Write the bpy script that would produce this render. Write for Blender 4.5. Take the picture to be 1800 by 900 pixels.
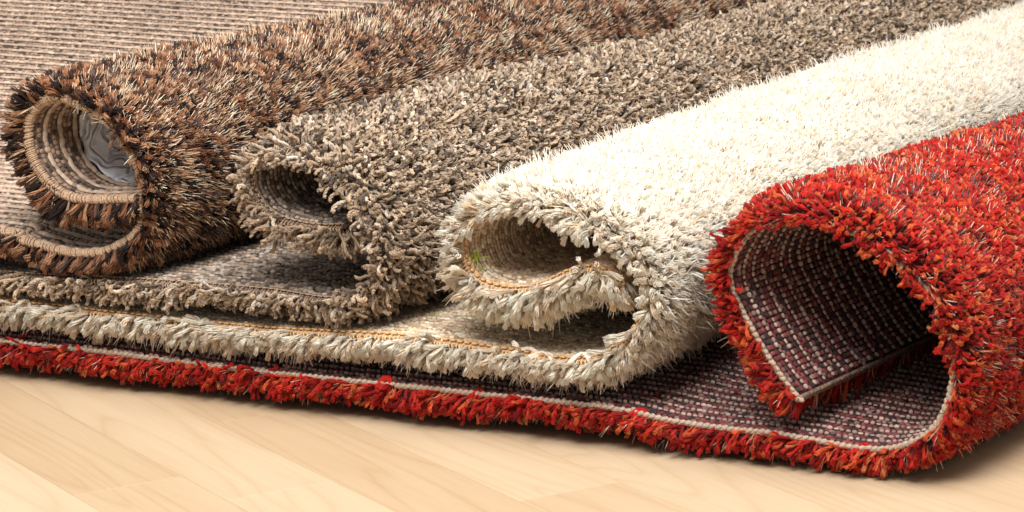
import bpy, math
import numpy as np

# ---------------------------------------------------------------- scene, camera, light
sc = bpy.context.scene
for o in list(bpy.data.objects):
    bpy.data.objects.remove(o)
COL = sc.collection
rng = np.random.default_rng(7)
R = math.radians

cam_d = bpy.data.cameras.new("camera")
cam = bpy.data.objects.new("camera", cam_d)
COL.objects.link(cam)
sc.camera = cam
cam_d.sensor_width = 36.0
cam_d.lens = 100.0
cam.location = (0, 0, 0.6)
cam.rotation_euler = (R(90 - 12.298), 0, 0)
cam_d.clip_start = 0.05
cam_d.clip_end = 100
cam_d.dof.use_dof = True
cam_d.dof.focus_distance = 2.36
cam_d.dof.aperture_fstop = 20

world = bpy.data.worlds.new("World")
sc.world = world
world.use_nodes = True
world.node_tree.nodes["Background"].inputs[0].default_value = (1.0, 0.96, 0.915, 1)
world.node_tree.nodes["Background"].inputs[1].default_value = 0.43

def area(name, loc, target, size, power, color=(1, 1, 1)):
    d = bpy.data.lights.new(name, 'AREA')
    d.shape = 'RECTANGLE'
    d.size, d.size_y = size
    d.energy = power
    d.color = color
    o = bpy.data.objects.new(name, d)
    COL.objects.link(o)
    o.location = loc
    import mathutils
    v = mathutils.Vector(target) - mathutils.Vector(loc)
    o.rotation_euler = v.to_track_quat('-Z', 'Y').to_euler()
    return o

area("overhead_softbox", (0.7, 1.7, 2.7), (0.1, 2.75, 0.0), (2.0, 1.4), 80, (1.0, 0.985, 0.965))
area("front_softbox", (-0.5, 0.55, 2.2), (0.05, 2.4, 0.05), (1.4, 1.0), 78, (1.0, 0.98, 0.95))

sc.view_settings.view_transform = 'Standard'
sc.view_settings.look = 'None'
sc.view_settings.exposure = 0.20
sc.view_settings.gamma = 1.0
sc.cycles.max_bounces = 12
sc.cycles.diffuse_bounces = 9
sc.cycles.glossy_bounces = 2
sc.cycles.transmission_bounces = 4
sc.cycles.transparent_max_bounces = 4

# ---------------------------------------------------------------- helpers
P0 = np.array([-0.42579549, 2.29028783, 0.0])      # front left corner line of the rug stack, on the floor
E = np.array([0.91921828, -0.39374835, 0.0])       # along the front edge, to the right
A = np.array([0.51812161, 0.85530696, 0.0])        # along the rolls, away from the camera
Z = np.array([0, 0, 1.0])

def nodes_of(m):
    m.use_nodes = True
    nt = m.node_tree
    return nt, nt.nodes, nt.links, nt.nodes["Principled BSDF"]

def mesh_object(name, verts, faces, mat=None, parent=None, smooth=True):
    me = bpy.data.meshes.new(name)
    verts = np.asarray(verts, dtype=np.float32)
    faces = np.asarray(faces)
    me.vertices.add(len(verts))
    me.vertices.foreach_set("co", verts.ravel())
    if len(faces):
        k = faces.shape[1]
        me.loops.add(faces.size)
        me.loops.foreach_set("vertex_index", faces.ravel().astype(np.int32))
        me.polygons.add(len(faces))
        me.polygons.foreach_set("loop_start", np.arange(0, faces.size, k, dtype=np.int32))
        me.polygons.foreach_set("use_smooth", np.full(len(faces), smooth))
    me.update(calc_edges=True)
    me.validate()
    if mat: me.materials.append(mat)
    o = bpy.data.objects.new(name, me)
    if parent is not False:
        COL.objects.link(o)
    if parent: o.parent = parent
    return o

def tube(path, rad, sides=5, cap=True, flat=1.0):
    """quads of a tube round a path (n,3); radii (n,)"""
    path = np.asarray(path, float); n = len(path)
    rad = np.broadcast_to(np.asarray(rad, float), (n,))
    T = np.gradient(path, axis=0); T /= np.linalg.norm(T, axis=1)[:, None] + 1e-12
    ref = np.array([0.31, 0.17, 0.93]) if abs(T[0] @ np.array([0.31, 0.17, 0.93])) < .8 else np.array([1, 0, 0.])
    X = ref - T * (T @ ref)[:, None]; X /= np.linalg.norm(X, axis=1)[:, None] + 1e-12
    Y = np.cross(T, X)
    an = np.arange(sides) / sides * 2 * np.pi
    V = path[:, None] + rad[:, None, None] * (X[:, None] * np.cos(an)[None, :, None] + flat * Y[:, None] * np.sin(an)[None, :, None])
    V = V.reshape(-1, 3)
    i = np.arange(n - 1)[:, None] * sides; j = np.arange(sides)[None]; j2 = (j + 1) % sides
    F = np.stack([i + j, i + j2, i + sides + j2, i + sides + j], -1).reshape(-1, 4)
    if cap:
        V = np.vstack([V, path[0], path[-1]])
        c0, c1 = n * sides, n * sides + 1
        jj = np.arange(sides); j2 = (jj + 1) % sides
        b = (n - 1) * sides
        F = np.vstack([F, np.stack([np.full(sides, c0), j2, jj, jj], -1), np.stack([np.full(sides, c1), b + jj, b + j2, b + j2], -1)])
    return V, F

def join(parts):
    Vs, Fs, k = [], [], 0
    for V, F in parts:
        Vs.append(V); Fs.append(F + k); k += len(V)
    return np.vstack(Vs), np.vstack(Fs)

def fix_tris(V, F):
    """degenerate quads (cap triangles) become real triangles: everything is returned as triangles"""
    t1 = F[:, [0, 1, 2]]; t2 = F[:, [0, 2, 3]]
    T = np.vstack([t1, t2[(t2[:, 1] != t2[:, 2]) & (t2[:, 0] != t2[:, 2])]])
    return V, T

# -- smooth value noise for numpy
def vnoise(x, y, seed=0):
    xi = np.floor(x).astype(np.int64); yi = np.floor(y).astype(np.int64)
    fx = x - xi; fy = y - yi
    fx = fx * fx * (3 - 2 * fx); fy = fy * fy * (3 - 2 * fy)
    def h(a, b):
        v = np.sin(a * 127.1 + b * 311.7 + seed * 74.7) * 43758.5453
        return v - np.floor(v)
    return ((h(xi, yi) * (1 - fx) + h(xi + 1, yi) * fx) * (1 - fy) + (h(xi, yi + 1) * (1 - fx) + h(xi + 1, yi + 1) * fx) * fy) * 2 - 1

# ---------------------------------------------------------------- materials
def yarn_material(name, rough=0.95, transl=0.25, sheen=0.08, var=0.25, spec=0.2):
    m = bpy.data.materials.new(name)
    nt, N, L, P = nodes_of(m)
    at = N.new("ShaderNodeAttribute"); at.attribute_type = 'INSTANCER'; at.attribute_name = "col"
    tc = N.new("ShaderNodeTexCoord")
    mp = N.new("ShaderNodeMapping"); mp.inputs['Scale'].default_value = (900, 900, 9)
    no = N.new("ShaderNodeTexNoise"); no.inputs['Scale'].default_value = 1.0; no.inputs['Detail'].default_value = 1.0
    mr = N.new("ShaderNodeMapRange"); mr.inputs[1].default_value = .3; mr.inputs[2].default_value = .7
    mr.inputs[3].default_value = 1 - var; mr.inputs[4].default_value = 1 + var * .6
    mul = N.new("ShaderNodeVectorMath"); mul.operation = 'SCALE'
    L.new(tc.outputs['Object'], mp.inputs[0]); L.new(mp.outputs[0], no.inputs['Vector'])
    L.new(no.outputs[0], mr.inputs[0]); L.new(at.outputs['Color'], mul.inputs[0]); L.new(mr.outputs[0], mul.inputs['Scale'])
    L.new(mul.outputs[0], P.inputs['Base Color'])
    P.inputs['Roughness'].default_value = rough
    P.inputs['Specular IOR Level'].default_value = spec
    P.inputs['Sheen Weight'].default_value = sheen
    P.inputs['Sheen Roughness'].default_value = .5
    if transl > 0:
        tr = N.new("ShaderNodeBsdfTranslucent"); mx = N.new("ShaderNodeMixShader"); mx.inputs[0].default_value = transl
        L.new(mul.outputs[0], tr.inputs[0]); L.new(P.outputs[0], mx.inputs[1]); L.new(tr.outputs[0], mx.inputs[2])
        L.new(mx.outputs[0], N["Material Output"].inputs[0])
    return m

def cloth_material(name, c1, c2, scale=260, rough=.9, bump=.6):
    m = bpy.data.materials.new(name)
    nt, N, L, P = nodes_of(m)
    tc = N.new("ShaderNodeTexCoord")
    no = N.new("ShaderNodeTexNoise"); no.inputs['Scale'].default_value = scale; no.inputs['Detail'].default_value = 3
    cr = N.new("ShaderNodeValToRGB"); cr.color_ramp.elements[0].position = .35; cr.color_ramp.elements[1].position = .65
    cr.color_ramp.elements[0].color = (*c1, 1); cr.color_ramp.elements[1].color = (*c2, 1)
    L.new(tc.outputs['Object'], no.inputs['Vector']); L.new(no.outputs[0], cr.inputs[0]); L.new(cr.outputs[0], P.inputs['Base Color'])
    bp = N.new("ShaderNodeBump"); bp.inputs['Strength'].default_value = bump; bp.inputs['Distance'].default_value = .001
    L.new(no.outputs[0], bp.inputs['Height']); L.new(bp.outputs[0], P.inputs['Normal'])
    P.inputs['Roughness'].default_value = rough
    P.inputs['Specular IOR Level'].default_value = .2
    return m

M_yarn = yarn_material("plush_yarn")
M_cream = yarn_material("cream_yarn", transl=.42, sheen=.0, var=.06)
M_frise = yarn_material("twisted_yarn", rough=.55, transl=.12, sheen=.2, var=.25, spec=.4)
M_strand = yarn_material("glossy_strand", rough=.36, transl=.25, sheen=0, var=.1, spec=.6)
M_weft = yarn_material("backing_yarn", rough=.8, transl=0, sheen=.15, var=.3)

def wood_material(name):
    m = bpy.data.materials.new(name)
    nt, N, L, P = nodes_of(m)
    tc = N.new("ShaderNodeTexCoord"); oi = N.new("ShaderNodeObjectInfo")
    off = N.new("ShaderNodeCombineXYZ")
    for i, k in enumerate((37.0, 91.0, 13.0)):
        mt = N.new("ShaderNodeMath"); mt.operation = 'MULTIPLY'; mt.inputs[1].default_value = k
        L.new(oi.outputs['Random'], mt.inputs[0]); L.new(mt.outputs[0], off.inputs[i])
    ad = N.new("ShaderNodeVectorMath"); ad.operation = 'ADD'
    L.new(tc.outputs['Object'], ad.inputs[0]); L.new(off.outputs[0], ad.inputs[1])
    # cathedral grain: contour lines of a stretched noise
    mp = N.new("ShaderNodeMapping"); mp.inputs['Scale'].default_value = (1.3, 11.0, 3.0)
    L.new(ad.outputs[0], mp.inputs[0])
    n1 = N.new("ShaderNodeTexNoise"); n1.inputs['Scale'].default_value = 1.0; n1.inputs['Detail'].default_value = 1.2
    n1.inputs['Distortion'].default_value = .25
    L.new(mp.outputs[0], n1.inputs['Vector'])
    fr = N.new("ShaderNodeMath"); fr.operation = 'MULTIPLY'; fr.inputs[1].default_value = 15
    L.new(n1.outputs[0], fr.inputs[0])
    f2 = N.new("ShaderNodeMath"); f2.operation = 'FRACT'; L.new(fr.outputs[0], f2.inputs[0])
    line = N.new("ShaderNodeValToRGB")
    el = line.color_ramp.elements
    el[0].position = 0.0; el[0].color = (.15, .15, .15, 1)
    el[1].position = 1.0; el[1].color = (.15, .15, .15, 1)
    for p_, v_ in ((.05, .55), (.16, .88), (.45, 1.0), (.72, .92), (.92, .62)):
        q = el.new(p_); q.color = (v_, v_, v_, 1)
    L.new(f2.outputs[0], line.inputs[0])
    # fine fibres
    mp2 = N.new("ShaderNodeMapping"); mp2.inputs['Scale'].default_value = (14.0, 420.0, 3.0)
    L.new(ad.outputs[0], mp2.inputs[0])
    n2 = N.new("ShaderNodeTexNoise"); n2.inputs['Scale'].default_value = 1.0; n2.inputs['Detail'].default_value = 2
    L.new(mp2.outputs[0], n2.inputs['Vector'])
    # broad tone
    mp3 = N.new("ShaderNodeMapping"); mp3.inputs['Scale'].default_value = (3.0, 20.0, 3.0)
    L.new(ad.outputs[0], mp3.inputs[0])
    n3 = N.new("ShaderNodeTexNoise"); n3.inputs['Scale'].default_value = 1.0; n3.inputs['Detail'].default_value = 3
    L.new(mp3.outputs[0], n3.inputs['Vector'])
    mixc = N.new("ShaderNodeMix"); mixc.data_type = 'RGBA'
    mixc.inputs['A'].default_value = (0.385, 0.253, 0.140, 1)
    mixc.inputs['B'].default_value = (0.525, 0.400, 0.265, 1)
    # factor = .45*line + .25*n2 + .3*n3 + random
    def mul(sock, k):
        t = N.new("ShaderNodeMath"); t.operation = 'MULTIPLY'; t.inputs[1].default_value = k; L.new(sock, t.inputs[0]); return t.outputs[0]
    def add(s1, s2):
        t = N.new("ShaderNodeMath"); t.operation = 'ADD'; L.new(s1, t.inputs[0])
        if isinstance(s2, float): t.inputs[1].default_value = s2
        else: L.new(s2, t.inputs[1])
        return t.outputs[0]
    s = add(add(mul(line.outputs[0], .34), mul(n2.outputs[0], .40)), mul(n3.outputs[0], .55))
    s = add(s, mul(oi.outputs['Random'], .46))
    s = add(s, -.36)
    L.new(s, mixc.inputs['Factor'])
    L.new(mixc.outputs['Result'], P.inputs['Base Color'])
    P.inputs['Roughness'].default_value = .38
    P.inputs['Specular IOR Level'].default_value = .4
    bp = N.new("ShaderNodeBump"); bp.inputs['Strength'].default_value = .05; bp.inputs['Distance'].default_value = .0005
    L.new(n2.outputs[0], bp.inputs['Height']); L.new(bp.outputs[0], P.inputs['Normal'])
    return m
M_wood = wood_material("pale_maple")

# ---------------------------------------------------------------- floor
WD = np.array([0.545, -0.8385]); WD /= np.linalg.norm(WD)          # plank direction
WN = np.array([-WD[1], WD[0]])                                       # across the planks
ang = math.atan2(WD[1], WD[0])
v = np.array([(-6, -6, -.007), (6, -6, -.007), (6, 6, -.007), (-6, 6, -.007)])
floor = mesh_object("floor", v, [[0, 1, 2, 3]], M_wood)
floor.location = (0, 2.5, 0); floor.rotation_euler = (0, 0, ang)
floor["kind"] = "structure"; floor["label"] = "pale maple laminate floor under the rugs"
PW, PL = 0.0865, 0.62
def plank_mesh():
    w, l, b = PW / 2, PL / 2, .00014
    zt, zb = 0.0, -.0065
    w -= .00014; l -= .00010
    V = []
    for (hw, hl, z) in ((w, l, zb), (w, l, zt - b), (w - b, l - b, zt)):
        V += [(-hl, -hw, z), (hl, -hw, z), (hl, hw, z), (-hl, hw, z)]
    F = [[8, 9, 10, 11]]
    for k in (0, 4):
        for i in range(4):
            j = (i + 1) % 4
            F.append([k + i, k + j, k + 4 + j, k + 4 + i])
    return mesh_object("floor_plank", V, F, M_wood, parent=False, smooth=False).data
pm = plank_mesh()
inv = None
known = {0: -1.805, 1: -1.735, 2: -1.30, 3: -1.62}                   # joints read off the photograph
bpy.context.view_layer.update()
for i in range(-11, 17):
    c = .886 - PW + PW * (i + .5)
    t0 = known.get(i, -1.8 + ((i * 0.377) % 1.0) * PL)
    for k in range(-4, 3):
        t = t0 + (k + .5) * PL
        p = WN * c * 1.0 + WD * t
        if (p[0] - .05) ** 2 + (p[1] - 2.3) ** 2 > 1.25 ** 2: continue
        o = bpy.data.objects.new("floor_plank", pm)
        COL.objects.link(o); o.parent = floor
        o.matrix_parent_inverse = floor.matrix_world.inverted()
        o.location = (p[0], p[1], 0)
        o.rotation_euler = (0, 0, ang if (i * 7 + k) % 2 else ang + math.pi)

# ---------------------------------------------------------------- rug profiles (s along the front edge, z up), metres
PROF = dict(
red=[(0.0013,0.0284),(0.0996,0.0295),(0.1948,0.0276),(0.3172,0.0286),(0.4394,0.0295),(0.5414,0.0300),(0.5945,0.0250),(0.647,0.024),(0.6682,0.0245),(0.7055,0.0227),(0.732,0.0205),(0.7581,0.0222),(0.7787,0.0297),(0.7939,0.0421),(0.8045,0.0653),(0.8064,0.095),(0.797,0.1275),(0.7732,0.1546),(0.7432,0.175),(0.7089,0.1880),(0.6831,0.1885),(0.6552,0.1769),(0.6403,0.1518),(0.6393,0.1338),(0.6544,0.1029),(0.6756,0.0706),(0.6922,0.0524)],
cream=[(0.0028,0.062),(0.0517,0.0622),(0.1115,0.0616),(0.1586,0.0618),(0.1957,0.0615),(0.2583,0.0629),(0.3474,0.0674),(0.4011,0.0677),(0.4347,0.0665),(0.4646,0.0655),(0.4877,0.0638),(0.5064,0.0638),(0.5277,0.0664),(0.5438,0.0747),(0.5583,0.0875),(0.5686,0.1039),(0.5716,0.1216),(0.5655,0.1406),(0.5509,0.1545),(0.528,0.1656),(0.505,0.1738),(0.4772,0.1777),(0.4491,0.1754),(0.4288,0.1619),(0.4212,0.1493),(0.4235,0.1344),(0.4296,0.1225),(0.4434,0.1157),(0.4642,0.1144),(0.4852,0.1194),(0.5006,0.1274),(0.5158,0.1349),(0.5314,0.1372),(0.5447,0.1327),(0.5516,0.1254)],
taupe=[(0.0039,0.0866),(0.0749,0.0891),(0.1653,0.0929),(0.2453,0.0941),(0.268,0.0934),(0.2982,0.0916),(0.3206,0.0946),(0.338,0.1062),(0.348,0.1216),(0.3492,0.1397),(0.3411,0.1593),(0.3267,0.1783),(0.3072,0.1948),(0.2851,0.2031),(0.2652,0.2062),(0.2501,0.2019),(0.2423,0.1923),(0.241,0.1786),(0.2468,0.1654),(0.2592,0.1559),(0.2792,0.1511),(0.2991,0.15),(0.3189,0.1516)],
brown=[(0.0056,0.1237),(0.0234,0.118),(0.0418,0.1148),(0.0596,0.1115),(0.0774,0.1107),(0.0908,0.1118),(0.1042,0.1144),(0.1226,0.1239),(0.134,0.1323),(0.1385,0.143),(0.1406,0.158),(0.139,0.1746),(0.1353,0.1882),(0.1268,0.201),(0.11,0.2187),(0.0971,0.2267),(0.084,0.2309),(0.0699,0.2355),(0.0591,0.2344),(0.0482,0.2295),(0.0386,0.2186),(0.036,0.2077),(0.037,0.1937),(0.0424,0.18),(0.0553,0.165),(0.0732,0.157),(0.0914,0.1561),(0.1148,0.1583),(0.1338,0.1603)],
)
LEFT = -1.15
LEN = 2.35

def catmull(P, per=12):
    P = np.asarray(P, float)
    Q = np.vstack([2 * P[0] - P[1], P, 2 * P[-1] - P[-2]])
    out = []
    t = np.linspace(0, 1, per, endpoint=False)[:, None]
    for i in range(len(P) - 1):
        a, b, c, d = Q[i], Q[i + 1], Q[i + 2], Q[i + 3]
        out.append(.5 * ((2 * b) + (-a + c) * t + (2 * a - 5 * b + 4 * c - d) * t ** 2 + (-a + 3 * b - 3 * c + d) * t ** 3))
    out.append(P[-1:])
    return np.vstack(out)

class Rug:
    def __init__(self, key, seed, flat_left):
        base = PROF[key]
        left = [(LEFT, flat_left), (-.8, flat_left), (-.45, flat_left), (-.2, (flat_left * .3 + base[0][1] * .7))]
        C = catmull(left + list(base))
        d = np.r_[0, np.cumsum(np.linalg.norm(np.diff(C, axis=0), axis=1))]
        self.total = d[-1]
        n = int(self.total / .002)
        self.l = np.linspace(0, self.total, n)
        c = np.stack([np.interp(self.l, d, C[:, 0]), np.interp(self.l, d, C[:, 1])], 1)
        for _ in range(6):
            c[1:-1] = .25 * c[:-2] + .5 * c[1:-1] + .25 * c[2:]
        self.c = c
        T = np.gradient(c, axis=0); T /= np.linalg.norm(T, axis=1)[:, None]
        self.T = T
        self.N = np.stack([T[:, 1], -T[:, 0]], 1)        # pile side
        self.seed = seed; self.rise = 0.0; self.A = A; self.shrink = 0.0; self.flat_z = base[0][1]
        # where the path first turns back (its rightmost point)
        self.i_turn = int(np.argmax(c[:, 0])); self.l_turn = self.l[self.i_turn]
    def at(self, l):
        f = lambda a: np.interp(l, self.l, a)
        s, z = f(self.c[:, 0]), f(self.c[:, 1])
        T = np.stack([f(self.T[:, 0]), f(self.T[:, 1])], -1); N = np.stack([f(self.N[:, 0]), f(self.N[:, 1])], -1)
        return s, z, T, N
    def world(self, l, a, off=0.0):
        """point on the sheet at arc length l, distance a from the front edge, off towards the pile"""
        s, z, T, N = self.at(l)
        fade = np.clip(a / .25, 0, 1)
        b = vnoise(l * 5 + 3, a * 3.1, self.seed) * .005 + vnoise(l * 11, a * 7.3, self.seed + 5) * .002
        roll = np.clip((l - (self.l_turn - .06)) / .06, 0, 1)
        k = off + b * fade * (.25 + .75 * roll)
        if self.shrink:
            z = self.flat_z + (z - self.flat_z) * (1 - self.shrink * np.clip(a, 0, 1.2) * (z > self.flat_z))
        if self.rise > 0:
            z = z + self.rise * np.clip(a - .25, 0, None) ** 1.15 * np.clip((self.l_turn - .10 - l) / .12, 0, 1) ** .8
        edge = vnoise(l * 9, l * 0 + .5, self.seed + 9) * .0025        # the front edge is not ruler straight
        P = P0 + np.multiply.outer(s + N[..., 0] * k, E) + np.multiply.outer(z + N[..., 1] * k, Z) + np.multiply.outer(a, self.A) + np.multiply.outer(edge, A)
        return P
    def dirs(self, l):
        s, z, T, N = self.at(l)
        N3 = np.multiply.outer(N[..., 0], E) + np.multiply.outer(N[..., 1], Z)
        T3 = np.multiply.outer(T[..., 0], E) + np.multiply.outer(T[..., 1], Z)
        return T3, N3

TH = .0026
def sheet(rug, mat, parent):
    nl = int(rug.total / .006); l = np.linspace(0, rug.total, nl)
    a = np.r_[np.linspace(0, .1, 9), np.linspace(.12, LEN, 84)]
    Lg, Ag = np.meshgrid(l, a, indexing='ij')
    Vi = rug.world(Lg.ravel(), Ag.ravel(), 0.0)
    Vo = rug.world(Lg.ravel(), Ag.ravel(), TH)
    na = len(a)
    idx = np.arange(nl * na).reshape(nl, na)
    q = np.stack([idx[:-1, :-1], idx[1:, :-1], idx[1:, 1:], idx[:-1, 1:]], -1).reshape(-1, 4)
    n = nl * na
    F = [q, q[:, ::-1] + n]
    def strip(e, rev):
        s_ = np.stack([e[:-1], e[1:], e[1:] + n, e[:-1] + n], -1)
        return s_[:, ::-1] if rev else s_
    F += [strip(idx[:, 0], True), strip(idx[:, -1], False), strip(idx[0], False), strip(idx[-1], True)]
    return mesh_object("backing_cloth", np.vstack([Vi, Vo]), np.vstack(F), mat, parent)

# ---------------------------------------------------------------- instanced yarn
def euler_from_axes(X, Y, Zc):
    # columns X,Y,Z ; Blender XYZ euler, R = Rz Ry Rx
    r20 = X[:, 2]; r21 = Y[:, 2]; r22 = Zc[:, 2]; r10 = X[:, 1]; r00 = X[:, 0]
    ry = -np.arcsin(np.clip(r20, -1, 1)); rx = np.arctan2(r21, r22); rz = np.arctan2(r10, r00)
    return np.stack([rx, ry, rz], 1)

def frame_from(zdir, xhint):
    zd = zdir / (np.linalg.norm(zdir, axis=1)[:, None] + 1e-9)
    x = xhint - zd * np.sum(xhint * zd, 1)[:, None]
    x /= np.linalg.norm(x, axis=1)[:, None] + 1e-9
    y = np.cross(zd, x)
    return euler_from_axes(x, y, zd)

def scatter(name, pts, eul, scl, col, idx, protos, parent, mat):
    """yarn on a mesh of root points: geometry nodes put one of the yarn shapes on every root"""
    me = bpy.data.meshes.new(name)
    n = len(pts)
    me.vertices.add(n); me.vertices.foreach_set("co", np.asarray(pts, np.float32).ravel())
    for nm, ty, arr in (("rot", 'FLOAT_VECTOR', eul), ("scl", 'FLOAT_VECTOR', scl)):
        at = me.attributes.new(nm, ty, 'POINT'); at.data.foreach_set("vector", np.asarray(arr, np.float32).ravel())
    at = me.attributes.new("col", 'FLOAT_COLOR', 'POINT')
    at.data.foreach_set("color", np.c_[col, np.ones(n)].astype(np.float32).ravel())
    at = me.attributes.new("pick", 'INT', 'POINT'); at.data.foreach_set("value", np.asarray(idx, np.int32))
    me.materials.append(mat)
    o = bpy.data.objects.new(name, me); COL.objects.link(o); o.parent = parent
    o["kind"] = "stuff"
    ng = bpy.data.node_groups.new(name, 'GeometryNodeTree')
    ng.interface.new_socket("Geometry", in_out='INPUT', socket_type='NodeSocketGeometry')
    ng.interface.new_socket("Geometry", in_out='OUTPUT', socket_type='NodeSocketGeometry')
    N, L = ng.nodes, ng.links
    gi = N.new("NodeGroupInput"); go = N.new("NodeGroupOutput")
    ip = N.new("GeometryNodeInstanceOnPoints"); jn = N.new("GeometryNodeJoinGeometry")
    L.new(gi.outputs[0], ip.inputs['Points'])
    for p in protos:
        ob = N.new("GeometryNodeObjectInfo"); ob.inputs['Object'].default_value = p; ob.inputs['As Instance'].default_value = True
        L.new(ob.outputs['Geometry'], jn.inputs[0])
    L.new(jn.outputs[0], ip.inputs['Instance'])
    ip.inputs['Pick Instance'].default_value = True
    for nm, ty, sock in (("pick", 'INT', 'Instance Index'), ("rot", 'FLOAT_VECTOR', 'Rotation'), ("scl", 'FLOAT_VECTOR', 'Scale')):
        na = N.new("GeometryNodeInputNamedAttribute"); na.data_type = ty; na.inputs['Name'].default_value = nm
        src = next(s for s in na.outputs if s.enabled and s.name == 'Attribute')
        L.new(src, ip.inputs[sock])
    L.new(ip.outputs[0], go.inputs[0])
    md = o.modifiers.new("yarn", 'NODES'); md.node_group = ng
    return o

def proto(name, parts, mat):
    V, F = fix_tris(*join(parts))
    return mesh_object(name, V, F, mat, parent=False)

def unit(parts, H):
    """shapes are modelled at their real length, then brought to unit height for the scatter"""
    return [(V * np.array([1, 1, 1 / H]), F) for V, F in parts]

def yarn(nply, rp, rh, twist, splay, bend, curl, curl_turns=1.2, H=.022, rings=8, sides=4, seed=0, tip=.55, uneven=.10, root=.6):
    """one pile yarn, several plies twisted round each other, the whole yarn curling round its own axis"""
    r = np.random.default_rng(seed)
    t = np.linspace(0, 1, rings)
    ph = r.uniform(0, 6.28)
    cx = bend * t ** 2 + curl * np.cos(curl_turns * 6.283 * t + ph) * t
    cy = curl * np.sin(curl_turns * 6.283 * t + ph) * t
    parts = []
    for k in range(nply):
        a0 = k / nply * 2 * np.pi + r.uniform(-.3, .3)
        an = a0 + twist * 2 * np.pi * t
        rr = rh * (root + (1 - root) * t + splay * t ** 2.5) * (1 + r.uniform(-.25, .25))
        if nply > 4 and k == 0: rr = rr * .15
        h = 1 - r.uniform(0, uneven)
        p = np.stack([cx + rr * np.cos(an), cy + rr * np.sin(an), t * h * H], 1)
        rad = rp * (.75 + .35 * t) * (1 + .10 * r.standard_normal(rings)); rad[-1] *= tip
        parts.append(tube(p, rad, sides))
    return unit(parts, H)

def strand(r0, bend, seed, rings=5, n=1, H=.028):
    r = np.random.default_rng(seed); t = np.linspace(0, 1, rings); parts = []
    for k in range(n):
        b = r.uniform(-bend, bend, 2); o = r.uniform(-.0012, .0012, 2) * (n > 1); s = r.uniform(-.003, .003, 2) * (n > 1)
        p = np.stack([o[0] + b[0] * t ** 2 + s[0] * t, o[1] + b[1] * t ** 2 + s[1] * t, H * t * (1 - .1 * r.random())], 1)
        parts.append(tube(p, r0 * np.r_[np.ones(rings - 1), .6], 3))
    return unit(parts, H)

def bead(lx, ly, lz, seed=0, mat=None, name="stitch"):
    """one woven stitch of backing: a plump grain, long along x"""
    n, m = 6, 6
    u = np.linspace(0.12, np.pi - .12, n)
    path = np.stack([-np.cos(u) * lx / 2, np.zeros(n), np.zeros(n)], 1)
    V, F = tube(path, np.sin(u) ** .7 * .5, m)
    V[:, 1] *= ly; V[:, 2] *= lz
    return proto(name, [(V, F)], mat)

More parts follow.
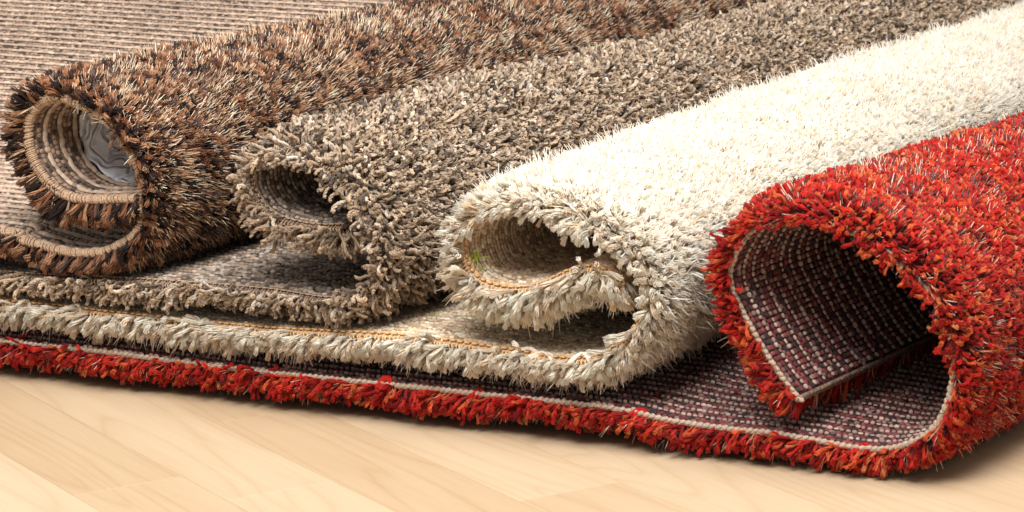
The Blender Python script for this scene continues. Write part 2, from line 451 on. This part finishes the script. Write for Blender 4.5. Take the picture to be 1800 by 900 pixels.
# ---------------------------------------------------------------- pile
def pile(rug, name, parent, protos, mat, spacing, length, lenvar, width, palette, weights, support, self_support=True,
         splay=1.1, edge=.03, lean=(0, 0, 0), jitter=.18, edge_jit=.3, edge_droop=.5, under=1.0, l0=None, a_flat=.05, clump=.5, seed=1, a_min=0.0, tone=.15,
         patch=0.0, keep=1.0, a_in=.6, droop=.12, end_lean=.3, end_w=.007, over=0.0):
    r = np.random.default_rng(seed)
    n_l = int(rug.total / spacing); n_a = int(LEN / spacing)
    li, ai = np.meshgrid((np.arange(n_l) + .5) * spacing, (np.arange(n_a) + .15) * spacing + a_min, indexing='ij')
    l = li.ravel() + r.uniform(-.45, .45, li.size) * spacing
    a = np.maximum(ai.ravel() + r.uniform(-.45, .45, li.size) * spacing, a_min)
    l = np.clip(l, 0.001, rug.total - .001)
    s, z, T, N = rug.at(l)
    l0 = l0 if l0 is not None else rug.l_turn - .09
    inner = (l > rug.l_turn) & ((N[:, 0] < -.45) | (N[:, 1] < -.2))      # left and under side of the roll
    ok = np.where(l < l0, (a < a_flat) & (s > -.75), np.where(inner, a < a_in, True))
    ok &= r.random(len(l)) < keep
    l, a = l[ok], a[ok]
    s, z, T, N = rug.at(l)
    n = len(l)
    T3, N3 = rug.dirs(l)
    root = rug.world(l, a, TH * .6)
    # splay towards the viewer at the cut edge
    th = splay * np.exp(-(a / edge) ** 1.5) * (1 + .25 * r.standard_normal(n))
    th = np.clip(th, 0, 1.5)
    d = N3 * np.cos(th)[:, None] - A * np.sin(th)[:, None]
    cl = np.stack([vnoise(l * 45, a * 45, seed + k) for k in (1, 2, 3)], 1) * clump * .5 \
        + np.stack([vnoise(l * 14, a * 14, seed + 10 + k) for k in (1, 2, 3)], 1) * clump * .3
    d = d + cl + jitter * r.standard_normal((n, 3)) + np.asarray(lean)
    ez = np.exp(-(a / .018) ** 2)
    d += (ez * edge_jit)[:, None] * r.standard_normal((n, 3))
    d[:, 2] -= droop + edge_droop * ez * np.clip(N[:, 1], 0, 1)
    d += (np.exp(-((rug.total - l) / end_w) ** 2) * end_lean)[:, None] * T3
    # a pile never grows back through its own backing
    dn = np.sum(d * N3, 1)
    lo = np.where(a < .012, -.25 * over, .12)
    d += N3 * np.maximum(lo - dn, 0)[:, None]
    d /= np.linalg.norm(d, axis=1)[:, None]
    Lg = length * (1 + lenvar * r.standard_normal(n)) * (1 + .18 * vnoise(l * 60, a * 60, seed + 31))
    Lg = np.clip(Lg, .4 * length, 1.6 * length)
    Lg *= 1 + (under - 1) * (l > rug.l_turn) * np.clip((-N[:, 1] - .5) * 3, 0, 1)
    vec = d * Lg[:, None]
    # rest on whatever lies below
    zb = np.full(n, 0.0) + support
    if self_support:
        fl = np.interp(s, rug.c[:rug.i_turn, 0], rug.c[:rug.i_turn, 1])
        zb = np.where((l > rug.l_turn) & (s < rug.c[rug.i_turn, 0] - .004), np.maximum(zb, fl + .001), zb)
    lim = zb + .0015 - root[:, 2]
    hit = vec[:, 2] < lim
    dz = np.minimum(lim, -.001)
    hv = vec.copy(); hv[:, 2] = 0
    hv += r.standard_normal((n, 3)) * [.004, .004, 0]
    hn = np.linalg.norm(hv, axis=1)[:, None] + 1e-9
    hl = np.sqrt(np.maximum(Lg ** 2 - dz ** 2, 1e-8)) * .75
    nearf = np.exp(-(a / .02) ** 2)
    hl = np.minimum(hl, .007 + .006 * r.random(n))
    hv2 = hv / hn * hl[:, None] * (1 - nearf * .4)[:, None] - A * (nearf * (.003 + .006 * r.random(n)))[:, None]
    new = hv2.copy(); new[:, 2] = dz
    vec = np.where(hit[:, None], new, vec)
    Ls = np.linalg.norm(vec, axis=1)
    an = r.uniform(0, 6.28, n)
    rnd = np.stack([np.cos(an), np.sin(an), np.zeros(n)], 1)
    hint = rnd + np.array([0, 0, -1.0]) * .5
    eul = frame_from(vec, hint)
    w = width * (1 + .18 * r.standard_normal(n)); w = np.clip(w, .5 * width, 1.6 * width)
    scl = np.stack([w, w, Ls], 1)
    # colour: palette picks cluster slightly
    pal = np.asarray(palette, float); wt = np.asarray(weights, float); wt /= wt.sum()
    u = r.random(n)
    if patch > 0:
        pv = (vnoise(l * 70, a * 70, seed + 50) * .5 + .5)
        u = np.clip(u * (1 - patch) + pv * patch, 0, .9999)
    pick = np.searchsorted(np.cumsum(wt), u); pick = np.clip(pick, 0, len(pal) - 1)
    colr = pal[pick] * (1 + tone * r.standard_normal((n, 1)))
    colr = np.clip(colr, .002, .95)
    return scatter(name, root, eul, scl, colr, r.integers(0, len(protos), n), protos, parent, mat)

# ---------------------------------------------------------------- woven backing
def weave(rug, name, parent, rows, col_pitch, protos, mat, lmin, amax, seed, regions=None, taper=None):
    """rows: list of (offset along a within the repeat, colours, weights, length scale, thickness scale, lift, stagger); last entry = repeat"""
    rep, defs = rows
    r = np.random.default_rng(seed)
    P, Eu, S, Cc, I = [], [], [], [], []
    nrep = int(amax / rep)
    for (o_, pal, wt, sl, sy, sw, lift, stag, skip) in defs:
        nl = int((rug.total - lmin) / col_pitch)
        li, ai = np.meshgrid(np.arange(nl), np.arange(nrep), indexing='ij')
        l = lmin + (li.ravel() + .5 + stag * (ai.ravel() % 2)) * col_pitch + r.uniform(-.06, .06, li.size) * col_pitch
        a = ai.ravel() * rep + o_ + r.uniform(-.05, .05, li.size) * rep
        a += vnoise(l * 6, a * 6, seed + 3) * .0015
        ok = (l < rug.total - .002) & (r.random(len(l)) > skip) & (a > .003)
        if regions is not None: ok &= regions(l, a)
        l, a = l[ok], a[ok]; n = len(l)
        T3, N3 = rug.dirs(l)
        p = rug.world(l, a, -lift + 0 * l)
        x = T3 + A * r.normal(0, .10, n)[:, None]
        zd = -N3
        Y = np.cross(zd, x); Y /= np.linalg.norm(Y, axis=1)[:, None]; X = np.cross(Y, zd)
        Eu.append(euler_from_axes(X, Y, zd)); P.append(p)
        S.append(np.stack([sl * (1 + .12 * r.standard_normal(n)), sy * (1 + .12 * r.standard_normal(n)), sw * (1 + .2 * r.standard_normal(n))], 1))
        pal = np.asarray(pal, float); w = np.asarray(wt, float); w /= w.sum()
        c = pal[np.clip(np.searchsorted(np.cumsum(w), r.random(n)), 0, len(pal) - 1)] * (1 + .14 * r.standard_normal((n, 1)))
        c = c * (1 + .12 * vnoise(l * 8, a * 5, seed + 8))[:, None]
        Cc.append(np.clip(c, .003, .92)); I.append(r.integers(0, len(protos), n))
    return scatter(name, np.vstack(P), np.vstack(Eu), np.vstack(S), np.vstack(Cc), np.concatenate(I), protos, parent, mat)

def cord(rug, name, parent, mat, r0, pitch, off, a0, tilt=.6, l_a=None, l_b=None, longs=1.5, flat=1.0):
    """edge cord of slanted wraps along the front edge"""
    l_a = l_a if l_a is not None else .35; l_b = l_b if l_b is not None else rug.total
    l = np.arange(l_a, l_b, pitch)
    T3, N3 = rug.dirs(l)
    P = rug.world(l, np.zeros(len(l)) + a0, off)
    V1, F1 = tube(rug.world(np.arange(l_a, l_b, .003), np.zeros(len(np.arange(l_a, l_b, .003))) + a0, off), r0 * .8, 6)
    parts = [(V1, F1)]
    g = np.random.default_rng(3)
    u = np.linspace(.15, np.pi - .15, 5)
    for i in range(len(l)):
        ax = T3[i] * math.cos(tilt) + (-A * .4 - N3[i] * .9) / .985 * math.sin(tilt)
        h = pitch * longs * (1 + .1 * g.standard_normal())
        c = P[i] - A * r0 * .25 - N3[i] * r0 * .25
        path = c + np.multiply.outer(-np.cos(u) * h / 2, ax)
        parts.append(tube(path, np.sin(u) ** .6 * r0 * (.78 + .08 * g.standard_normal()), 5))
    V, F = fix_tris(*join(parts))
    o = mesh_object(name, V, F, mat, parent); o["kind"] = "stuff"
    return o

def loop_seam(rug, name, parent, mat, r0, pitch, amp, l_a, l_b, a0, skipn=0.1, seed=2):
    """overlock: a wavy thread running along the edge with small loops, lying on the backing"""
    g = np.random.default_rng(seed)
    l = np.arange(l_a, l_b, pitch / 9.0)
    ph = (l - l_a) / pitch * 2 * np.pi
    am = amp * (1 + .35 * vnoise(l * 30, l * 0, seed))
    k = .42 * pitch * (1 + .3 * vnoise(l * 22, l * 0 + 4, seed + 1))
    ll = l + k * np.sin(ph)
    aa = a0 + am * np.cos(ph) + .0008 * vnoise(l * 40, l * 0 + 9, seed)
    P = rug.world(ll, aa, -.0012 - .0007 * np.sin(ph * .5) ** 2)
    parts = [tube(P, r0, 5)]
    # wraps over the cut edge
    for li in np.arange(l_a, l_b, pitch * .5):
        t = np.linspace(0, 1, 5)
        pp = rug.world(np.full(5, li) + t * pitch * .25 + g.normal(0, .0005), a0 + amp * .9 - (amp * .9 + a0 + .0022) * np.sin(t * np.pi / 1.3), -.001 + t * (TH + .0025))
        parts.append(tube(pp, r0 * .9, 4))
    V, F = fix_tris(*join(parts))
    o = mesh_object(name, V, F, mat, parent); o["kind"] = "stuff"
    return o

def thing(name, label, cat, group=None):
    o = bpy.data.objects.new(name, None); COL.objects.link(o)
    o["label"] = label; o["category"] = cat
    if group: o["group"] = group
    return o

GROUP = "shag rugs stacked on the floor"
# -- yarn shapes
plush = [proto("yarn", yarn(9, .00055, .0013, .3, .8, .004 * (k - 1), .0008, .8, rings=6, sides=4, seed=k, tip=.75), M_yarn) for k in range(4)]
plush_c = [proto("yarn", yarn(10, .00055, .0013, .4, .55, .003 * (k - 1), .001, .8, rings=6, sides=3, seed=10 + k, tip=.8, uneven=.08), M_cream) for k in range(4)]
frise = [proto("yarn", yarn(3, .00088, .00088, 2.2 + .2 * k, .25, .0035 * (k - 2), .0013, 1.2 + .2 * k, H=.020, rings=14, sides=5, seed=20 + k, tip=.8), M_frise) for k in range(5)]
plush_r = [proto("yarn", yarn(6, .00070, .0012, .8, .35, .003 * (k - 1.5), .0014, 1.1, rings=8, sides=4, seed=30 + k, tip=.95, uneven=.05), M_yarn) for k in range(4)]
thin = [proto("strand", strand(.00040, .005, 40 + k, n=2), M_strand) for k in range(4)]
thin_c = [proto("strand", strand(.00036, .010, 50 + k, n=2), M_strand) for k in range(4)]
grain = [bead(1.0, 1.0, 1.0, mat=M_weft)]

# ================================================================ brown rug
brown = Rug("brown", 3, .124)
brown.rise = .13
b = thing("shag_rug", "brown shag rug flecked with rust and cream, rolled leftmost at the top of the stack", "rug", GROUP)
sheet(brown, cloth_material("brown_backing", (.13, .088, .065), (.25, .17, .125)), b)
TAN = (.40, .275, .195); TAN2 = (.46, .34, .255); DK = (.07, .045, .035); MB = (.30, .19, .135)
weave(brown, "backing_weave", b, (.0190, [
    (.0015, [TAN2, (.53, .40, .30)], [1, 1], .0085, .0062, .0032, .0014, 0, .0),
    (.0078, [MB, TAN, DK, (.17, .11, .08)], [3, 3, 1.6, 1.6], .0044, .0052, .0024, .0006, .5, .02),
    (.0136, [DK, MB, TAN, (.34, .235, .175)], [1.6, 3, 3, 2.4], .0044, .0050, .0024, .0006, 0, .02)]),
    .0044, grain, M_weft, .05, LEN, 5,
    regions=lambda l, a: (l < brown.l_turn) | (a < .8))
M_tan = cloth_material("tan_binding", (.36, .23, .14), (.56, .40, .28), 700)
def wrapped(rug, name, parent, mat, r0, rt, pitch, off, a0, l_a, l_b, slant=.002, rn=1.0):
    """thick overlocked edge: a core wound tightly with thread, turn beside turn"""
    g = np.random.default_rng(12)
    n_ = int((l_b - l_a) / .003); lc = np.linspace(l_a, l_b, n_)
    parts = [tube(rug.world(lc, np.zeros(n_) + a0, off), r0 * .9, 8)]
    th = np.linspace(-.6, 3.9, 7)
    for li in np.arange(l_a, l_b, pitch):
        rr = r0 * (1 + .08 * vnoise(np.array(li * 60), np.array(0.), 3) + .05 * g.standard_normal())
        l_ = li + slant * th / 3.3 + g.normal(0, pitch * .3)
        pts = rug.world(l_, a0 + rr * 1.25 * np.cos(th + .6) , off - rr * np.sin(th + .6) * rn)
        parts.append(tube(pts, rt * (1 + .1 * g.standard_normal()), 4))
    V, F = fix_tris(*join(parts))
    o = mesh_object(name, V, F, mat, parent); o["kind"] = "stuff"
    return o
wrapped(brown, "edge_binding", b, M_tan, .0034, .0009, .0016, .0012, .0020, .60, brown.total)
DARKS = [(.020, .012, .012), (.055, .032, .028), (.10, .065, .055)]
pile(brown, "yarn_pile", b, plush, M_yarn, .0028, .0205, .07, .74,
     [(.245, .098, .046), (.42, .215, .115), (.022, .012, .010), (.07, .035, .024), (.14, .09, .08), (.60, .39, .25)],
     [3.8, 2.6, 3.4, 2.6, .7, .8], .0925, splay=.6, edge=.022, lean=(.0, -.05, .05), seed=61, under=1.15, patch=.08, clump=.34, edge_droop=-.1, edge_jit=.2, jitter=.15)
pile(brown, "strand_pile", b, thin, M_strand, .0033, .0238, .10, .85,
     [(.80, .58, .38), (.56, .33, .18), (.08, .045, .035), (.90, .76, .58)], [3.0, 3.0, 3.0, 2.0], .0925, splay=.8, edge=.016,
     lean=(.0, -.05, .05), seed=62, jitter=.14, a_min=.006, clump=.35)

# ================================================================ taupe rug
taupe = Rug("taupe", 8, .089)
t = thing("shag_rug", "grey-beige curly shag rug with a flattened roll between the brown and cream rugs", "rug", GROUP)
sheet(taupe, cloth_material("taupe_backing", (.05, .037, .03), (.16, .12, .09)), t)
weave(taupe, "backing_weave", t, (.0100, [
    (.0018, [(.30, .225, .17), (.19, .14, .105), (.42, .34, .28), (.09, .065, .05), (.38, .245, .16)], [4, 3, 3, 1.6, 1.2], .0046, .0046, .0028, .0010, .5, .03),
    (.0068, [(.25, .19, .145), (.15, .11, .085), (.37, .30, .245), (.075, .055, .042)], [3, 3, 2.4, 1.6], .0046, .0046, .0026, .0007, 0, .03)]),
    .0042, grain, M_weft, .9, .9, 6)
M_tbind = cloth_material("taupe_binding", (.32, .20, .12), (.50, .36, .25), 700)
loop_seam(taupe, "edge_seam", t, M_tbind, .0006, .0055, .0018, .5, taupe.total, .0035)
pile(taupe, "yarn_pile", t, frise, M_frise, .0034, .0200, .12, .88,
     [(.17, .115, .075), (.315, .215, .138), (.445, .32, .21), (.53, .42, .315), (.08, .052, .034), (.66, .57, .48)],
     [2.2, 3.2, 3.4, 2.0, 1.3, .9], .0665, splay=1.25, edge=.022, lean=(-.04, -.04, .0), seed=63, under=1.2, edge_droop=1.0, jitter=.36, clump=.6,
     patch=.25, tone=.18, over=1.0, a_flat=.055)

# ================================================================ cream rug
cream = Rug("cream", 13, .062)
cream.A = A - .035 * E
c = thing("shag_rug", "cream white shag rug rolled between the grey-beige rug and the red rug", "rug", GROUP)
sheet(cream, cloth_material("cream_backing", (.34, .24, .15), (.56, .42, .29)), c)
weave(cream, "backing_weave", c, (.0090, [
    (.0016, [(.72, .57, .39), (.58, .42, .28), (.80, .69, .53), (.44, .31, .21), (.55, .56, .20)], [5, 4, 4, 1.6, .16], .0044, .0042, .0026, .0010, .5, .02),
    (.0061, [(.66, .51, .35), (.52, .37, .25), (.78, .66, .50), (.42, .30, .22), (.55, .56, .22)], [4, 4, 4, 1.6, .12], .0044, .0042, .0026, .0007, 0, .02)]),
    .0041, grain, M_weft, .9, 1.0, 7)
M_och = cloth_material("ochre_thread", (.62, .34, .13), (.82, .54, .28), 900)
loop_seam(cream, "edge_seam", c, M_och, .00095, .0062, .0026, .35, cream.total, .0034)
CR = [(.945, .86, .735), (.935, .81, .645), (.95, .895, .79), (.89, .72, .50)]
pile(cream, "yarn_pile", c, plush_c, M_cream, .0030, .0210, .07, .80, CR, [4, 2.4, 4, .9], .031,
     splay=1.15, edge=.022, lean=(.02, -.03, .0), seed=64, under=1.28, end_lean=1.3, end_w=.02, jitter=.16, clump=.45, tone=.025, over=1.3, edge_jit=.32, patch=.2)
pile(cream, "strand_pile", c, thin_c, M_strand, .0038, .0245, .12, 1.0, [(.94, .87, .76), (.90, .77, .56), (.945, .89, .81)], [3, 1.6, 3],
     .031, splay=.95, edge=.02, lean=(.03, .0, .04), seed=65, under=1.2, end_lean=1.2, end_w=.02, jitter=.22, clump=.5, tone=.03, a_min=.008)

# ================================================================ red rug
red = Rug("red", 21, .029)
red.A = A + .035 * E; red.shrink = .13
d = thing("shag_rug", "bright red and orange shag rug with a wide open roll, bottom of the stack", "rug", GROUP)
sheet(red, cloth_material("red_backing", (.04, .018, .018), (.12, .04, .042)), d)
PK = (.46, .33, .27); MAR = (.15, .028, .030); MAR2 = (.235, .058, .056); BK = (.040, .024, .024); GR = (.20, .15, .14)
weave(red, "backing_weave", d, (.0150, [
    (.0018, [PK, (.50, .37, .30), (.33, .22, .175)], [3, 2, 1.5], .0038, .0030, .0028, .0014, 0, .02),
    (.0062, [MAR, MAR2, BK, (.16, .095, .085), (.28, .155, .14)], [4, 3, 2.2, 1.5, 1], .0042, .0052, .0030, .0007, .5, .03),
    (.0110, [BK, MAR, MAR2, (.30, .17, .15)], [2.2, 3, 2.4, 1.4], .0042, .0052, .0030, .0007, 0, .03)]),
    .0047, grain, M_weft, .9, 1.3, 8)
M_pink = cloth_material("pale_binding", (.34, .25, .18), (.54, .43, .33), 800)
cord(red, "edge_binding", d, M_pink, .0029, .0048, .0007, .0006, tilt=.5, longs=1.5)
# binding of the rolled-in end of the rug
la = np.arange(0, 1.0, .0055); parts = []
e0 = red.world(np.full(len(la), red.total - .0005), la, TH * .5)
parts.append(tube(e0, .0026, 6))
T3, N3 = red.dirs(np.array([red.total]))
uu = np.linspace(.15, np.pi - .15, 5)
for i in range(len(la)):
    ax = A * .8 - N3[0] * .6
    parts.append(tube(e0[i] - N3[0] * .0016 + np.multiply.outer(-np.cos(uu) * .0042, ax), np.sin(uu) ** .6 * .0021, 5))
o = mesh_object("end_binding", *fix_tris(*join(parts)), cloth_material("end_binding", (.10, .06, .05), (.34, .23, .17), 500), d); o["kind"] = "stuff"
RD = [(.46, .013, .009), (.54, .028, .013), (.31, .010, .009), (.62, .105, .030), (.64, .22, .08), (.05, .012, .012)]
pile(red, "yarn_pile", d, plush_r, M_yarn, .0028, .0198, .06, .74, RD, [4.0, 3.4, 1.8, 2.6, .8, .7], .001,
     splay=1.15, edge=.022, lean=(-.02, -.02, .0), seed=66, under=1.3, jitter=.16, clump=.5, tone=.10, over=.8, patch=.25)
pile(red, "strand_pile", d, thin, M_strand, .0040, .0215, .12, .85, [(.88, .62, .48), (.03, .018, .02), (.82, .30, .16), (.10, .05, .05)],
     [1.6, 4.6, 1.8, 1.8], .001, splay=1.1, edge=.02, seed=67, jitter=.28, a_min=.004)

# ================================================================ plastic film stuffed into the brown roll
def film():
    i0 = int(np.searchsorted(brown.l, brown.l_turn + .005)); i0 = max(i0, 0)
    prof = brown.c[i0:]
    # closed loop of the bore
    cen = np.array([.088, .194])
    angs = np.unwrap(np.arctan2(prof[:, 1] - cen[1], prof[:, 0] - cen[0]))
    K = 72; th = np.linspace(0, 2 * np.pi, K, endpoint=False)
    aw = np.mod(angs, 2 * np.pi); rad = np.hypot(prof[:, 0] - cen[0], prof[:, 1] - cen[1])
    R0 = np.array([rad[np.argmin(np.abs(np.angle(np.exp(1j * (aw - q)))))] for q in th])
    for _ in range(4): R0 = .25 * np.roll(R0, 1) + .5 * R0 + .25 * np.roll(R0, -1)
    rings = np.linspace(1.0, .02, 26)
    V, F = [], []
    for side in (0, 1):
        for ri in rings:
            x = th
            fold = np.abs(vnoise(np.cos(x) * 3.2 * ri + 5, np.sin(x) * 3.2 * ri + 1.3, 4)) * .040 + np.abs(vnoise(np.cos(x) * 7 * ri + 5, np.sin(x) * 7 * ri, 9)) * .016
            a = .056 + (.045 * (1 - ri ** 2)) + fold * (1 - .85 * ri ** 3) + side * .05
            rr = (R0 - .003) * ri
            P = P0 + np.multiply.outer(cen[0] + rr * np.cos(x), E) + np.multiply.outer(cen[1] + rr * np.sin(x), Z) + np.multiply.outer(a, A)
            V.append(P)
    V = np.vstack(V); nr = len(rings)
    for side in (0, 1):
        for i in range(nr - 1):
            b0 = (side * nr + i) * K
            for k in range(K):
                q = [b0 + k, b0 + (k + 1) % K, b0 + K + (k + 1) % K, b0 + K + k]
                F.append(q if side else q[::-1])
        b0 = (side * nr + nr - 1) * K
    for k in range(K):
        F.append([k, (k + 1) % K, nr * K + (k + 1) % K, nr * K + k])
    m = bpy.data.materials.new("plastic_film")
    nt, N, L, P = nodes_of(m)
    P.inputs['Base Color'].default_value = (.80, .81, .86, 1); P.inputs['Roughness'].default_value = .32
    P.inputs['Specular IOR Level'].default_value = .5
    tc = N.new("ShaderNodeTexCoord")
    no = N.new("ShaderNodeTexNoise"); no.inputs['Scale'].default_value = 22; no.inputs['Detail'].default_value = 2
    mxv = N.new("ShaderNodeMix"); mxv.data_type = 'RGBA'; mxv.blend_type = 'LINEAR_LIGHT'; mxv.inputs['Factor'].default_value = .05
    L.new(tc.outputs['Object'], no.inputs['Vector']); L.new(tc.outputs['Object'], mxv.inputs['A']); L.new(no.outputs['Color'], mxv.inputs['B'])
    vo = N.new("ShaderNodeTexVoronoi"); vo.feature = 'DISTANCE_TO_EDGE'; vo.inputs['Scale'].default_value = 34
    L.new(mxv.outputs['Result'], vo.inputs['Vector'])
    mr = N.new("ShaderNodeMapRange"); mr.inputs[2].default_value = .22; mr.interpolation_type = 'SMOOTHSTEP'
    L.new(vo.outputs['Distance'], mr.inputs[0])
    bp = N.new("ShaderNodeBump"); bp.inputs['Strength'].default_value = 1.0; bp.inputs['Distance'].default_value = .0035
    L.new(mr.outputs[0], bp.inputs['Height']); L.new(bp.outputs[0], P.inputs['Normal'])
    o = mesh_object("plastic_film", V, F, m)
    o["label"] = "crumpled pale grey plastic film stuffed inside the brown rug's roll"; o["category"] = "plastic film"
film()

# ================================================================ stray yarn
def loose(rug, name, parent, mat, spots, r0, seed, colours=None):
    """stray pile yarns that have slipped over the edge of their rug: (l, reach along the edge, rise, a)"""
    g = np.random.default_rng(seed); parts = []
    for (l, reach, up, a1) in spots:
        for k in range(5):
            t = np.linspace(0, 1, 10)
            ll = l + reach * t + g.normal(0, .0012)
            aa = -.004 + (a1 + .004) * np.sin(t * np.pi) + g.normal(0, .0006)
            off = TH * 1.2 - (TH * 1.2 + up) * np.sin(t * np.pi) ** .8 + g.normal(0, .0006)
            off = off + .006 * t ** 4
            parts.append(tube(rug.world(ll, aa, off), r0 * (1 + .1 * g.standard_normal()), 5))
    return mesh_object(name, *fix_tris(*join(parts)), mat, parent)

def l_at(rug, s, before_turn=True):
    return float(np.interp(s, rug.c[:rug.i_turn, 0], rug.l[:rug.i_turn]))
M_loose = cloth_material("stray_cream_yarn", (.80, .70, .57), (.90, .84, .75), 500)
for (s_, re_, up_, a_) in ((.385, .022, .003, .004), (.462, .030, .004, .005), (.478, .024, .0035, .003), (.512, .020, .005, .003),
                           (.175, .016, .004, .003), (.065, .018, .004, .004), (.20, -.014, .004, .003), (.02, .014, .003, .003)):
    loose(cream, "stray_yarn", c, M_loose, [(l_at(cream, s_), re_, up_, a_)], .00085, int(s_ * 1000))
M_red1 = cloth_material("stray_red_yarn", (.34, .009, .008), (.48, .02, .012), 500)
for (s_, re_, up_, a_) in ((.352, .010, .006, .003), (.735, .016, .003, .004), (.43, .010, .003, .002), (.563, .012, .003, .002)):
    loose(red, "stray_yarn", d, M_red1, [(l_at(red, s_), re_, up_, a_)], .0011, int(s_ * 1000))

# green fluff caught inside the cream roll
g = np.random.default_rng(4)
sel = np.where(cream.l > cream.l_turn)[0]
i = sel[np.argmin((cream.c[sel, 0] - .4262) ** 2 + (cream.c[sel, 1] - .1330) ** 2)]
base = cream.world(np.array([cream.l[i]]), np.array([.009]), -.003)[0]
parts = []
for k in range(26):
    t = np.linspace(0, 1, 6)[:, None]
    dv = g.normal(0, 1, 3); dv /= np.linalg.norm(dv); ln = g.uniform(.004, .008)
    parts.append(tube(base + g.normal(0, .0014, 3) + dv * ln * t + g.normal(0, .0015, 3) * t ** 2, .0004, 4))
o = mesh_object("lint", *fix_tris(*join(parts)), cloth_material("green_lint", (.30, .42, .03), (.50, .60, .08), 600))
o["label"] = "tiny yellow-green tuft of fluff caught inside the cream rug's roll"; o["category"] = "lint"
